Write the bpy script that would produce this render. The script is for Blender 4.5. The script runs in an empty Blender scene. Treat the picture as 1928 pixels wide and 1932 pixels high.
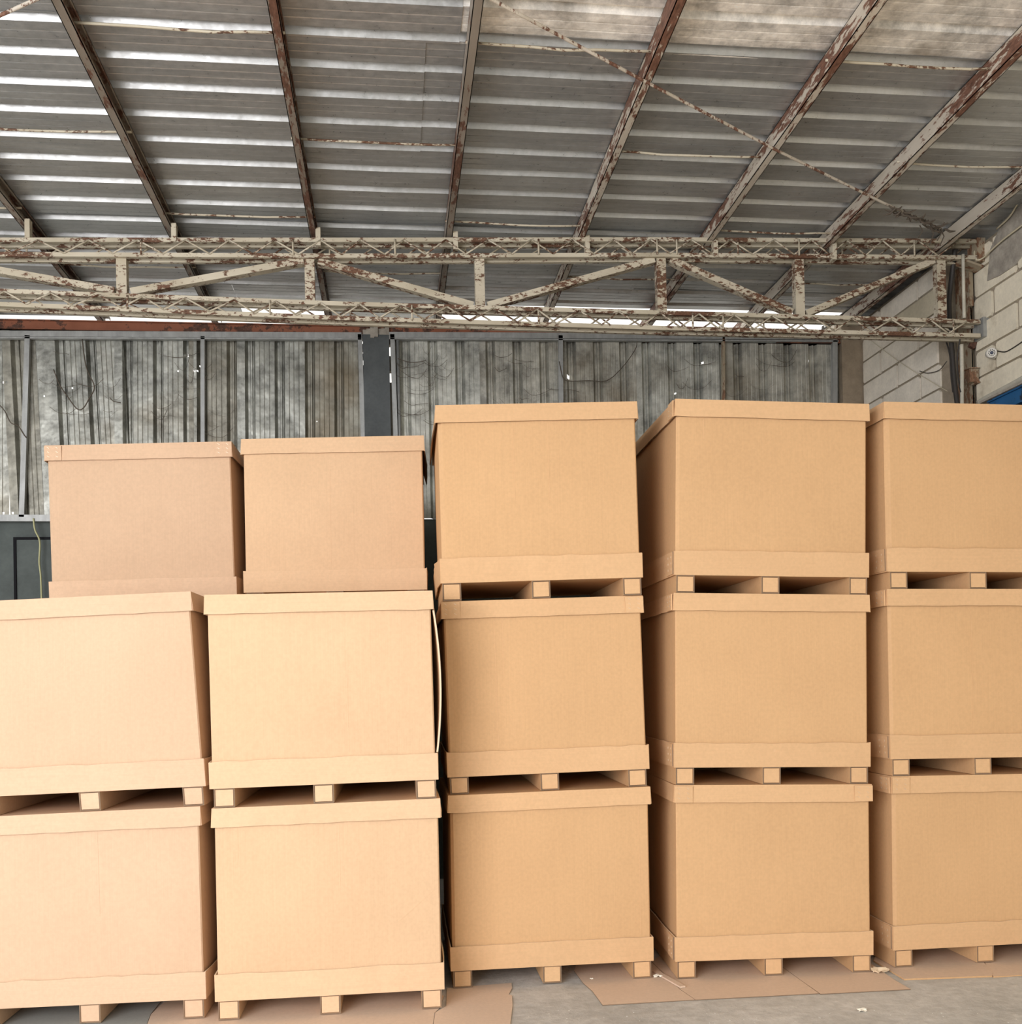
import bpy, math, random
from math import sin, cos, pi, radians
from mathutils import Vector, Matrix

C = bpy.context.scene.collection
S = bpy.context.scene
rnd = random.Random(7)

# ------------------------------------------------------------------ camera
YAW, ROLL, PITCH, CY, EYE, FOC = -0.11498, 0.02107, 0.01345, 1260.387, 1.56036, 1938.16
W, H = 1928.0, 1932.0
cd = bpy.data.cameras.new('camera'); cam = bpy.data.objects.new('camera', cd); C.objects.link(cam)
cd.sensor_fit = 'HORIZONTAL'; cd.sensor_width = 36.0
cd.lens = FOC / W * 36.0
cd.shift_y = (CY - H / 2) / W
cd.clip_end = 200
cam.matrix_world = (Matrix.Translation((0, 0, EYE)) @ Matrix.Rotation(YAW, 4, 'Z') @
                    Matrix.Rotation(pi / 2 + PITCH, 4, 'X') @ Matrix.Rotation(-ROLL, 4, 'Z'))
S.camera = cam
S.view_settings.view_transform = 'Standard'
S.view_settings.look = 'None'
S.view_settings.gamma = 1
S.view_settings.use_curve_mapping = False
S.view_settings.exposure = 0.22

# ------------------------------------------------------------------ sky and daylight
w = bpy.data.worlds.new('overcast_sky'); S.world = w; w.use_nodes = True
bg = w.node_tree.nodes['Background']
bg.inputs[0].default_value = (1.0, 0.975, 0.93, 1); bg.inputs[1].default_value = 1.2
ld = bpy.data.lights.new('added_left_daylight', 'AREA'); lo = bpy.data.objects.new('added_left_daylight', ld); C.objects.link(lo)  # added unseen area lamp, stands in for soft daylight from the front left
ld.shape = 'RECTANGLE'; ld.size = 4.5; ld.size_y = 3.2; ld.energy = 490; ld.color = (0.97, 0.96, 1.0)
lo.location = (-4.0, -1.8, 2.3)
lo.rotation_euler = (Vector((0.5, 5.0, 1.8)) - Vector(lo.location)).to_track_quat('-Z', 'Y').to_euler()

def at(px, py, ax, v):
    """point of a world plane (axis ax at value v) seen at a pixel of the photograph"""
    a = (px - 964) / FOC; b = (py - CY) / FOC
    c, s = cos(ROLL), sin(ROLL); u = c * a - s * b; t = s * a + c * b
    d = (u, 1.0, -t)
    c, s = cos(PITCH), sin(PITCH); d = (d[0], c * d[1] - s * d[2], s * d[1] + c * d[2])
    c, s = cos(YAW), sin(YAW); d = (c * d[0] - s * d[1], s * d[0] + c * d[1], d[2])
    k = (v - (0, 0, EYE)[ax]) / d[ax]
    return Vector((k * d[0], k * d[1], EYE + k * d[2]))

# ------------------------------------------------------------------ materials
def mat(name, col, rough=0.8, metal=0.0, spec=None):
    m = bpy.data.materials.new(name); m.use_nodes = True
    b = m.node_tree.nodes['Principled BSDF']
    b.inputs['Base Color'].default_value = (*col, 1); b.inputs['Roughness'].default_value = rough
    b.inputs['Metallic'].default_value = metal
    if spec is not None: b.inputs['Specular IOR Level'].default_value = spec
    return m, m.node_tree, b

def nd(t, kind, **kw):
    n = t.nodes.new(kind)
    for k, v in kw.items():
        if k in n.inputs: n.inputs[k].default_value = v
        else: setattr(n, k, v)
    return n

def coords(t, scale=(1, 1, 1), rand=True):
    tc = nd(t, 'ShaderNodeTexCoord'); mp = nd(t, 'ShaderNodeMapping'); mp.inputs['Scale'].default_value = scale
    t.links.new(tc.outputs['Object'], mp.inputs['Vector'])
    if rand:
        oi = nd(t, 'ShaderNodeObjectInfo'); mu = nd(t, 'ShaderNodeMath', operation='MULTIPLY'); mu.inputs[1].default_value = 37.0
        t.links.new(oi.outputs['Random'], mu.inputs[0]); t.links.new(mu.outputs[0], mp.inputs['Location'])
    return mp.outputs[0]

def noise(t, vec, scale, detail=4, rough=0.55):
    n = nd(t, 'ShaderNodeTexNoise'); n.inputs['Scale'].default_value = scale; n.inputs['Detail'].default_value = detail
    n.inputs['Roughness'].default_value = rough
    t.links.new(vec, n.inputs['Vector']); return n.outputs['Fac']

def ramp(t, fac, stops):
    r = nd(t, 'ShaderNodeValToRGB'); e = r.color_ramp.elements
    while len(e) < len(stops): e.new(0.5)
    for i, (p, c) in enumerate(stops): e[i].position = p; e[i].color = (*c, 1) if len(c) == 3 else c
    t.links.new(fac, r.inputs[0]); return r.outputs[0]

def mix(t, fac, a, b, mode='MIX'):
    m = nd(t, 'ShaderNodeMix', data_type='RGBA', blend_type=mode)
    for s, v in ((m.inputs[0], fac), (m.inputs[6], a), (m.inputs[7], b)):
        if isinstance(v, (int, float)): s.default_value = v
        elif isinstance(v, tuple): s.default_value = (*v, 1)
        else: t.links.new(v, s)
    return m.outputs[2]

def bump(t, b, h, strength=0.3, dist=0.01):
    n = nd(t, 'ShaderNodeBump'); n.inputs['Strength'].default_value = strength; n.inputs['Distance'].default_value = dist
    t.links.new(h, n.inputs['Height']); t.links.new(n.outputs[0], b.inputs['Normal'])

def G(v): return (v, v, v)

def cardboard(name, col, flute='x'):
    m, t, b = mat(name, col, 0.75, spec=0.25)
    sc = (150, 150, 1.5) if flute == 'x' else (2, 2, 160)
    f1 = noise(t, coords(t, sc), 1.0, 2)
    f2 = noise(t, coords(t), 1.7, 3)
    f3 = noise(t, coords(t), 60, 3)
    c = mix(t, 1.0, col, ramp(t, f1, [(0.3, G(0.982)), (0.7, G(1.015))]), 'MULTIPLY')
    c = mix(t, 1.0, c, ramp(t, f2, [(0.3, (0.96, 0.95, 0.94)), (0.7, (1.03, 1.03, 1.03))]), 'MULTIPLY')
    c = mix(t, 1.0, c, ramp(t, f3, [(0.35, G(0.965)), (0.65, G(1.03))]), 'MULTIPLY')
    sc_ = ramp(t, noise(t, coords(t, (3, 3, 1.2)), 2.6, 6, 0.7), [(0.70, G(0)), (0.76, G(0.22))])
    c = mix(t, sc_, c, (0.80, 0.64, 0.47))
    t.links.new(c, b.inputs['Base Color'])
    ad = nd(t, 'ShaderNodeMath', operation='ADD'); t.links.new(f1, ad.inputs[0]); t.links.new(f2, ad.inputs[1])
    bump(t, b, ad.outputs[0], 0.12, 0.004)
    return m
CARD = cardboard('kraft_cardboard', (0.63, 0.395, 0.205))
CARDR = cardboard('lit_pinkish_kraft', (0.64, 0.445, 0.295)); CARDR2 = cardboard('lit_pinkish_kraft_band', (0.67, 0.465, 0.31), 'z')  # kraft made paler and pinker: stronger light on the left stacks held in colour
CARDC = cardboard('lit_pale_kraft', (0.68, 0.465, 0.285)); CARDC2 = cardboard('lit_pale_kraft_band', (0.71, 0.49, 0.305), 'z')  # kraft lightened likewise, brighter light on these stacks mixed into the tint
CARD2 = cardboard('kraft_cardboard_band', (0.67, 0.43, 0.235), 'z')
CARDE = mat('cardboard_cut_edge', (0.22, 0.15, 0.095), 0.9)[0]
CARDP = mat('cardboard_torn_edge', (0.78, 0.62, 0.43), 0.9)[0]
CARDF = cardboard('trodden_cardboard', (0.68, 0.53, 0.41))
CARDG = cardboard('dusty_grey_cardboard', (0.34, 0.35, 0.33))
STAPLE = mat('staple_wire', (0.75, 0.66, 0.52), 0.45, 0.5)[0]

def painted_rust(name, paint, rust, amount, scale=22, stretch=(1, 1, 1)):
    m, t, b = mat(name, paint, 0.6, spec=0.3)
    v = coords(t, stretch); f = noise(t, v, scale, 7, 0.7); g = noise(t, v, scale * 0.12, 3)
    ad = nd(t, 'ShaderNodeMath', operation='MULTIPLY_ADD'); t.links.new(g, ad.inputs[0]); ad.inputs[1].default_value = 0.7; t.links.new(f, ad.inputs[2])
    k = ramp(t, ad.outputs[0], [(1.02 - amount - 0.02, G(0)), (1.02 - amount + 0.02, G(1))])
    rr = ramp(t, noise(t, v, scale * 3, 3), [(0.3, tuple(x * 0.6 for x in rust)), (0.7, tuple(min(1, x * 1.6) for x in rust))])
    pp = mix(t, 1.0, paint, ramp(t, noise(t, v, 5, 4), [(0.3, (0.78, 0.75, 0.70)), (0.7, G(1.08))]), 'MULTIPLY')
    t.links.new(mix(t, k, pp, rr), b.inputs['Base Color'])
    bump(t, b, f, 0.25, 0.003)
    return m
TRUSS = painted_rust('flaking_cream_paint', (0.56, 0.51, 0.40), (0.12, 0.06, 0.035), 0.12, 50, (0.5, 1, 1))
PURLR = painted_rust('rusty_shaded_purlin_paint', (0.27, 0.235, 0.195), (0.12, 0.06, 0.04), 0.16, 30, (1, 0.25, 1))  # rust plus a darkened paint that carries the shade of the left purlins
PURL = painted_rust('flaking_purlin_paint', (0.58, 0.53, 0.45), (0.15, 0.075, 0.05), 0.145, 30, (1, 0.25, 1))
RUST = painted_rust('rusty_steel', (0.40, 0.34, 0.25), (0.20, 0.11, 0.065), 0.17, 20, (1, 1, 0.5))
REDRUST = painted_rust('red_oxide_beam', (0.34, 0.13, 0.075), (0.10, 0.05, 0.035), 0.15, 10)

def zinc(name, col, metal, rough, axis, stain=0.25, staincol=(0.20, 0.16, 0.10)):
    m, t, b = mat(name, col, rough, metal)
    sc = (1, 8, 8) if axis == 'x' else (9, 9, 0.9)
    v = coords(t, sc); v1 = coords(t)
    f = noise(t, v, 2.2, 6, 0.65); g = noise(t, v1, 1.6, 5, 0.6); sp = noise(t, v1, 26, 4, 0.7)
    c = mix(t, 1.0, col, ramp(t, f, [(0.3, G(0.80)), (0.7, G(1.12))]), 'MULTIPLY')
    c = mix(t, 1.0, c, ramp(t, sp, [(0.3, G(0.86)), (0.7, G(1.1))]), 'MULTIPLY')
    if 'grimy' in name or 'wall' in name or 'corroded' in name:
        c = mix(t, 1.0, c, ramp(t, noise(t, v1, 4.5, 7, 0.72), [(0.36, G(0.55)), (0.50, G(0.98)), (0.64, G(1.28))]), 'MULTIPLY')
    k = ramp(t, g, [(0.52, G(0)), (0.74, G(stain))])
    c = mix(t, k, c, staincol)
    t.links.new(c, b.inputs['Base Color'])
    t.links.new(ramp(t, sp, [(0.3, G(rough - 0.08)), (0.7, G(min(1, rough + 0.12)))]), b.inputs['Roughness'])
    h = noise(t, coords(t, (1, 1, 1)), 4.5, 3)
    bump(t, b, h, 0.5 if 'wall' in name else 0.22, 0.03)
    return m
ROOF = zinc('zinc_roof_underside', (0.47, 0.475, 0.465), 0.55, 0.34, 'x', 0.15)
ROOFS = zinc('corroded_roof_sheet', (0.80, 0.77, 0.71), 0.2, 0.65, 'x', 0.85, (0.24, 0.18, 0.11))
SHEET = zinc('galvanised_wall_sheet', (0.38, 0.385, 0.345), 0.55, 0.42, 'z', 0.5)
SHEETD = zinc('grimy_wall_sheet', (0.32, 0.31, 0.26), 0.5, 0.5, 'z', 0.9)
SHEETR = zinc('dull_wall_sheet', (0.54, 0.545, 0.49), 0.4, 0.5, 'z', 0.5); SHEETRD = zinc('streaked_wall_sheet', (0.48, 0.47, 0.41), 0.4, 0.5, 'z', 0.7)
RAIL = zinc('galvanised_rail', (0.40, 0.41, 0.40), 0.4, 0.5, 'z', 0.15)

def masonry(name, col, lo=0.86, hi=1.08, sc=6, rough=0.92, bs=0.3, stain=None):
    m, t, b = mat(name, col, rough, spec=0.2)
    v = coords(t); f = noise(t, v, sc, 6, 0.6); g = noise(t, v, sc * 9, 4)
    c = mix(t, 1.0, col, ramp(t, f, [(0.3, G(lo)), (0.7, G(hi))]), 'MULTIPLY')
    c = mix(t, 1.0, c, ramp(t, g, [(0.3, G(0.93)), (0.7, G(1.05))]), 'MULTIPLY')
    if stain:
        c = mix(t, ramp(t, noise(t, v, sc * 0.5, 6, 0.7), [(0.55, G(0)), (0.68, G(0.7))]), c, stain)
    t.links.new(c, b.inputs['Base Color']); bump(t, b, f, bs, 0.01)
    return m
BLOCK = masonry('aerated_block', (0.80, 0.74, 0.63))
BLOCKP = masonry('cream_painted_block', (0.86, 0.79, 0.63), 0.85, 1.06, 5, stain=(0.45, 0.38, 0.27))
BLOCKT = masonry('yellowed_block', (0.56, 0.50, 0.37))
MORTAR = masonry('grey_mortar', (0.30, 0.27, 0.22), 0.75, 1.15, 12)
MORTARN = masonry('brown_mortar', (0.34, 0.29, 0.22), 0.8, 1.1, 12)
DARKW = masonry('dark_green_grey_paint', (0.085, 0.10, 0.095), 0.8, 1.2, 4, 0.6, 0.15)
PILLAR = masonry('grey_painted_concrete', (0.10, 0.11, 0.112), 0.85, 1.15, 6, 0.6, 0.15)
CONC = masonry('rough_concrete', (0.40, 0.365, 0.31), 0.65, 1.2, 14)
BROWNC = masonry('brown_render', (0.33, 0.265, 0.19), 0.75, 1.15, 9)
FLOORM, t, b = mat('worn_concrete_floor', (0.42, 0.41, 0.38), 0.85, spec=0.3)
v = coords(t, rand=False)
f = noise(t, v, 1.6, 7, 0.65); g = noise(t, v, 14, 6, 0.7); h2 = noise(t, v, 3.5, 5, 0.7)
c = ramp(t, f, [(0.3, (0.44, 0.435, 0.41)), (0.55, (0.56, 0.555, 0.53)), (0.75, (0.64, 0.635, 0.61))])
c = mix(t, 1.0, c, ramp(t, g, [(0.3, G(0.82)), (0.7, G(1.15))]), 'MULTIPLY')
c = mix(t, ramp(t, h2, [(0.62, G(0)), (0.70, G(0.45))]), c, (0.78, 0.77, 0.74))
t.links.new(c, b.inputs['Base Color']); bump(t, b, g, 0.5, 0.012)
CONCL = mat('pale_grit', (0.6, 0.58, 0.52), 0.9)[0]
YARD = masonry('pale_yard_concrete', (0.55, 0.54, 0.51))
WIRE = mat('black_cable', (0.035, 0.03, 0.026), 0.6)[0]
WEB = mat('dusty_cobweb', (0.10, 0.08, 0.06), 1.0)[0]
CREAMC = mat('cream_cable', (0.62, 0.56, 0.40), 0.5)[0]
GREENC = mat('yellow_green_cable', (0.42, 0.42, 0.22), 0.5)[0]
PIPEW = masonry('white_plastic_pipe', (0.56, 0.53, 0.44), 0.8, 1.05, 8, 0.5, 0.05)
BLUE = painted_rust('blue_enamel', (0.02, 0.11, 0.27), (0.02, 0.03, 0.05), 0.08, 14)
BLACK = mat('black_plastic', (0.012, 0.012, 0.014), 0.85, 0, 0.1)[0]
WHITE = mat('white_camera_housing', (0.72, 0.70, 0.64), 0.4)[0]
PAPER = mat('torn_paper', (0.85, 0.80, 0.68), 0.9)[0]
GLASS = mat('lens_glass', (0.04, 0.05, 0.09), 0.08)[0]

# ------------------------------------------------------------------ mesh helpers
class MB:
    def __init__(s): s.v = []; s.f = []; s.m = []
    def quad(s, *p, mi=0):
        i = len(s.v); s.v += [tuple(q) for q in p]; s.f.append(tuple(range(i, i + len(p)))); s.m.append(mi)
    def hexa(s, p, mi=0, front=None):
        """p: 8 points, bottom ring then top ring, ccw; front = material of face 0-1"""
        i = len(s.v); s.v += [tuple(q) for q in p]
        fs = [(3, 2, 1, 0), (4, 5, 6, 7), (0, 1, 5, 4), (1, 2, 6, 5), (2, 3, 7, 6), (3, 0, 4, 7)]
        for k, q in enumerate(fs):
            s.f.append(tuple(i + j for j in q)); s.m.append(front if (front is not None and k == 2) else mi)
        return s
    def box(s, a, b, mi=0, front=None, M=None):
        x0, y0, z0 = a; x1, y1, z1 = b
        p = [(x0, y0, z0), (x1, y0, z0), (x1, y1, z0), (x0, y1, z0), (x0, y0, z1), (x1, y0, z1), (x1, y1, z1), (x0, y1, z1)]
        if M: p = [M(*q) for q in p]
        return s.hexa(p, mi, front)
    def beam(s, a, b, w, h, mi=0, up=(0, 0, 1)):
        """rectangular bar from a to b: w across, h along 'up'"""
        a, b = Vector(a), Vector(b); d = (b - a).normalized(); u = Vector(up); x = d.cross(u).normalized(); u = x.cross(d).normalized()
        p = []
        for q in (a, b):
            p += [q - x * w / 2 - u * h / 2, q + x * w / 2 - u * h / 2, q + x * w / 2 + u * h / 2, q - x * w / 2 + u * h / 2]
        return s.hexa(p, mi)
    def tube(s, pts, r, n=6, mi=0, cap=True):
        pts = [Vector(p) for p in pts]; base = len(s.v); x = None
        for k, p in enumerate(pts):
            d = (pts[min(k + 1, len(pts) - 1)] - pts[max(k - 1, 0)]).normalized()
            if x is None: x = d.orthogonal().normalized()
            x = (x - d * x.dot(d)).normalized(); y = d.cross(x)
            rr = r[k] if isinstance(r, (list, tuple)) else r
            for j in range(n):
                a = 2 * pi * j / n; s.v.append(tuple(p + (x * cos(a) + y * sin(a)) * rr))
        for k in range(len(pts) - 1):
            for j in range(n):
                a = base + k * n + j; b2 = base + k * n + (j + 1) % n
                s.f.append((a, b2, b2 + n, a + n)); s.m.append(mi)
        if cap:
            s.f.append(tuple(base + j for j in reversed(range(n)))); s.m.append(mi)
            e = base + (len(pts) - 1) * n; s.f.append(tuple(e + j for j in range(n))); s.m.append(mi)
        return s
    def build(s, name, mats, parent=None, smooth=False):
        me = bpy.data.meshes.new(name); me.from_pydata(s.v, [], s.f)
        for m in (mats if isinstance(mats, (list, tuple)) else [mats]): me.materials.append(m)
        me.polygons.foreach_set('material_index', s.m)
        if smooth: me.polygons.foreach_set('use_smooth', [True] * len(s.f))
        me.update()
        o = bpy.data.objects.new(name, me); C.objects.link(o)
        if parent: o.parent = parent
        return o

def tag(o, label=None, cat=None, group=None, kind=None):
    if label: o['label'] = label
    if cat: o['category'] = cat
    if group: o['group'] = group
    if kind: o['kind'] = kind
    return o
def empty(name, loc=(0, 0, 0), rz=0):
    o = bpy.data.objects.new(name, None); C.objects.link(o); o.location = loc; o.rotation_euler = (0, 0, rz)
    o.empty_display_size = 0.1
    return o
def smoothpath(pts, n=6):
    """catmull-rom through points"""
    P = [Vector(p) for p in pts]; P = [P[0] * 2 - P[1]] + P + [P[-1] * 2 - P[-2]]; out = []
    for i in range(1, len(P) - 2):
        for k in range(n):
            t = k / n; a, b, c, d = P[i - 1:i + 3]
            out.append(0.5 * ((2 * b) + (c - a) * t + (2 * a - 5 * b + 4 * c - d) * t * t + (3 * b - a - 3 * c + d) * t ** 3))
    out.append(P[-2]); return out

# ------------------------------------------------------------------ the setting
YW, XR, ZR, YT = 8.2, 3.95, 4.56, 6.6
XN = 4.09      # near part of the right wall stands a little further out
#       # back wall, right wall, roof underside, truss planes
fl = MB(); fl.box((-9, -3, -0.15), (XN + 0.2, YW + 0.2, 0)); tag(fl.build('floor', FLOORM), kind='structure')
yd = MB(); yd.box((-40, -40, -0.3), (40, 40, -0.16)); tag(yd.build('ground', YARD), kind='structure')

# --- ceiling: corrugated sheets on purlins
ceil = empty('ceiling', (0, 0, ZR)); tag(ceil, kind='structure')
RIB0, RP = 4.753, 0.251
def roof_profile(y0, n):
    pr = []
    for k in range(n):
        r = y0 + k * RP
        if k == 0: pr.append((r - 0.065, 0.0))
        pr += [(r - 0.057, 0.0), (r - 0.043, 0.027), (r - 0.006, 0.029), (r + 0.009, 0.0)]
        if k < n - 1:
            for q in (0.075, 0.135): pr += [(r + q - 0.006, 0.0), (r + q, 0.0014), (r + q + 0.006, 0.0)]
    pr.append((y0 + (n - 1) * RP + 0.022, -0.0012))
    return pr
def roof_sheet(y0, n, x0, x1, dz, m, ymax=99):
    g = MB(); pr = [(y, z) for y, z in roof_profile(y0, n) if y <= ymax]
    pr = [(y, z) for y, z in pr]
    nx = max(2, int((x1 - x0) / 0.45))
    sag = [rnd.uniform(-0.003, 0.002) for _ in range(nx + 1)]
    for i in range(nx):
        xa, xb = x0 + (x1 - x0) * i / nx, x0 + (x1 - x0) * (i + 1) / nx
        for (ya, za), (yb, zb) in zip(pr[:-1], pr[1:]):
            g.quad((xa, ya, za + dz + sag[i]), (xa, yb, zb + dz + sag[i]), (xb, yb, zb + dz + sag[i + 1]), (xb, ya, za + dz + sag[i + 1]))
    o = g.build('roof_sheet', m, ceil)
    return o
XL, XE = -6.5, XN + 0.2
rows = []
k = -6
while True:
    y0 = RIB0 + k * 4 * RP
    if y0 > 8.4: break
    rows.append((k, y0)); k += 1
seam = {0: at(800, 150, 2, ZR).x, 1: at(300, 320, 2, ZR).x, -1: at(873, 20, 2, ZR).x, 2: 1.9, 3: -2.5}
for k, y0 in rows:
    sx = seam.get(k, rnd.uniform(-3, 2)); last = y0 + 4 * RP > 8.4
    for j, (xa, xb) in enumerate(((XL, sx), (sx - 0.12, XE))):
        if last:
            continue
        m = ROOFS if (k <= -1 and j == 1) else ROOF
        roof_sheet(y0, 5, xa, xb, 0.0025 * ((k % 2)) + 0.004 * j, m)
# last row over the eaves: shorter sheets, uneven ends
yl = rows[-1][1]
xa = at(470, 590, 2, ZR).x; xb = at(612, 590, 2, ZR).x; xc = at(828, 590, 2, ZR).x
for x0, x1, ye in ((XL, xa - 0.05, at(200, 600, 2, ZR).y), (xa - 0.05, xb, at(540, 579, 2, ZR).y), (xb, xc, at(720, 604, 2, ZR).y), (xc, at(1590, 590, 2, ZR).x, at(1200, 584, 2, ZR).y), (at(1590, 590, 2, ZR).x, XE, 8.6)):
    roof_sheet(yl, 5, x0, x1, 0.003, ROOF, ymax=ye)

pxs = [-3.98, -3.10, -2.22, -1.345, -0.455, 0.42, 1.285, 2.15, 2.975, 3.80]
for X in pxs:
    g = MB(); X2 = X
    wv = rnd.uniform(-0.006, 0.006)
    # lipped channel: web, two flanges and a lip
    zt, zb = -0.002, -0.098
    for (a0, a1, b0, b1) in ((-0.022, -0.018, zb, zt), (-0.022, 0.022, zb, zb + 0.004), (-0.022, 0.022, zt - 0.004, zt), (0.018, 0.022, zb, zb + 0.018), (0.018, 0.022, zt - 0.018, zt)):
        g.box((X + a0 + wv, -2.4, b0), (X + a1 + wv, 8.55, b1))
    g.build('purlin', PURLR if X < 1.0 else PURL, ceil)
    if -4.5 < X < 3.7:
        c_ = MB(); c_.box((X + 0.024, YT - 0.02, -0.20), (X + 0.054, YT + 0.03, -0.085)); c_.build('purlin_cleat', TRUSS, ceil)
def rod_between(i, py, dz=-0.05):
    xa, xb = pxs[i], pxs[i + 1]
    y = at(964, py, 2, ZR + dz).y
    g = MB(); n = 6; pts = []
    for k in range(n + 1):
        f_ = k / n; pts.append((xa - 0.03 + (xb - xa + 0.06) * f_, y + rnd.uniform(-0.004, 0.004), dz - 0.02 * sin(pi * f_) * rnd.uniform(0.3, 0.8)))
    g.tube(pts, 0.0065, 6); g.build('sag_rod', TRUSS, ceil, True)
for py, start in ((83, 1), (277, 0), (421, 1), (519, 0)):
    for i in range(start, 9, 2): rod_between(i, py)
# long diagonal brace rods under the purlins
for pts in ([(860, -38), (930, 0), (1210, 150), (1462, 282), (1665, 382), (1775, 432)], [(-60, 60), (0, 29), (66, 0), (150, -40)]):
    g = MB(); g.tube([at(x, y, 2, ZR - 0.105) - Vector((0, 0, ZR)) for x, y in pts], 0.0085, 6); g.build('brace_rod', PURL, ceil, True)

# --- back wall
wb = MB(); zs = at(40, 980, 1, YW).z
wb.box((-7.5, YW + 0.04, 0), (XR, YW + 0.2, zs)); wall_back = wb.build('wall_back', DARKW); tag(wall_back, kind='structure')
# recessed hatch panel with black frame, left
hx0, hx1 = at(30, 1050, 1, YW).x, at(150, 1050, 1, YW).x; hz1 = at(40, 1018, 1, YW).z
g = MB(); g.box((hx0, YW + 0.015, hz1 - 0.9), (hx1, YW + 0.042, hz1)); g.build('hatch_panel', DARKW, wall_back)
g = MB(); tt = 0.02
g.box((hx0 - tt, YW + 0.005, hz1), (hx1 + tt, YW + 0.042, hz1 + tt)); g.box((hx0 - tt, YW + 0.005, hz1 - 0.9), (hx0, YW + 0.042, hz1)); g.box((hx1, YW + 0.005, hz1 - 0.9), (hx1 + tt, YW + 0.042, hz1))
g.build('hatch_frame', BLACK, wall_back)
ztop = at(1580, 634, 1, YW).z
HOLES = [(355, 668, 4), (337, 700, 3), (368, 700, 4), (377, 688, 3), (373, 699, 3), (78, 747, 3), (8, 721, 4), (1073, 709, 7), (1326, 684, 4), (1528, 679, 4), (11, 968, 4), (745, 639, 4), (600, 795, 2), (1276, 740, 3), (132, 732, 3)]
hl = []
for x, y, r in HOLES:
    p = at(x, y, 1, YW); hl.append((p.x, p.z, 0.55 * r * YW / FOC))
def wall_sheet(x0, x1, z0, z1, m, lean=0.0, off=0.0, pitch=0.228, ph=0.05, deep=0.042):
    xs = [(x0, 0.0)]; r = x0 + ph
    while r < x1 - 0.02:
        xs += [(r, 0.0), (r + 0.020, deep), (r + 0.036, deep), (r + 0.042, deep - 0.018), (r + 0.054, deep - 0.018), (r + 0.058, deep), (r + 0.064, deep), (r + 0.080, 0.0)]
        for q in (0.115, 0.15, 0.19):
            if r + q < x1 - 0.01: xs += [(r + q - 0.004, 0.0), (r + q, 0.0025), (r + q + 0.004, 0.0)]
        r += pitch
    xs = [q for q in xs if q[0] < x1 - 0.004] + [(x1, 0.0)]
    zl = {z0, z1}
    for i in range(1, 8): zl.add(z0 + (z1 - z0) * i / 8)
    hs = [h for h in hl if x0 < h[0] < x1 and z0 < h[1] < z1]
    for hx, hz, hr in hs:
        zl |= {hz - hr, hz + hr * 0.9}
        xs += [(hx - hr * 0.8, None), (hx + hr * 0.8, None)]
    xs.sort(key=lambda q: q[0]); zl = sorted(zl)
    # fill depths of inserted columns
    out = []
    for i, (x, d) in enumerate(xs):
        if d is None:
            a = next((q for q in reversed(xs[:i]) if q[1] is not None), (x, 0.0)); b2 = next((q for q in xs[i:] if q[1] is not None), (x, 0.0))
            d = a[1] + (b2[1] - a[1]) * (x - a[0]) / max(1e-6, b2[0] - a[0])
        out.append((x, d))
    dent = {}
    g = MB(); n = len(out)
    for z in zl:
        for x, d in out:
            w_ = 0.004 * sin(x * 9 + z * 5) * sin(z * 7 + x * 3)
            g.v.append((x + lean * (z - z1), YW + off + d + w_, z))
    for j in range(len(zl) - 1):
        for i in range(n - 1):
            cx, cz = (out[i][0] + out[i + 1][0]) / 2, (zl[j] + zl[j + 1]) / 2
            if any(abs(cx - hx) < hr * 0.8 and abs(cz - hz) < hr for hx, hz, hr in hs): continue
            a = j * n + i; g.f.append((a, a + 1, a + 1 + n, a + n)); g.m.append(0)
    return g.build('corrugated_sheet', m, wall_back)
xp0, xp1 = at(686, 700, 1, YW).x, at(735, 700, 1, YW).x      # grey pillar
xe = at(1580, 690, 1, YW).x
def X(px, py=700): return at(px, py, 1, YW).x
zb_ = zs + 0.0
bounds_l = [-7.3, -6.2, -5.1, -4.2, X(18), X(66), X(232), X(372), X(463), X(576), X(683)]
ml = [SHEET, SHEET, SHEETD, SHEET, SHEETD, SHEET, SHEET, SHEETD, SHEET, SHEETD, SHEET]
for i in range(len(bounds_l) - 1):
    a, b2 = bounds_l[i], bounds_l[i + 1]
    wall_sheet(a - (0.06 if i else 0), b2, zb_, ztop, ml[i], lean=(-0.035 if 3 < i < 6 else 0.012), off=0.004 * (i % 2), ph=0.06 if i != 5 else 0.2)
bounds_r = [X(739), X(905), X(1058), X(1200), X(1372), X(1582)]
for i in range(len(bounds_r) - 1):
    wall_sheet(bounds_r[i] - (0.02 if i else 0), bounds_r[i + 1], zb_, ztop, (SHEETR, SHEETRD, SHEETRD, SHEETR, SHEETRD)[i], lean=0.0, off=0.004 * (i % 2), pitch=0.218, ph=0.07)
# pillar between the two sheeted bays, broken concrete at its head
zpt = at(710, 622, 1, YW).z; zpm = at(710, 636, 1, YW).z
g = MB(); g.box((xp0, YW - 0.06, 0), (xp1, YW + 0.15, zpm)); g.build('pillar', PILLAR, wall_back)
g = MB(); n = 7
for i in range(n):
    a = xp0 + (xp1 - xp0) * i / n; b2 = xp0 + (xp1 - xp0) * (i + 1) / n
    g.box((a, YW - 0.05 - rnd.uniform(0, 0.02), zpm - rnd.uniform(0.0, 0.04)), (b2 + 0.002, YW + 0.15, zpt - rnd.uniform(0, 0.02)))
g.build('pillar_head', CONC, wall_back)
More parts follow.
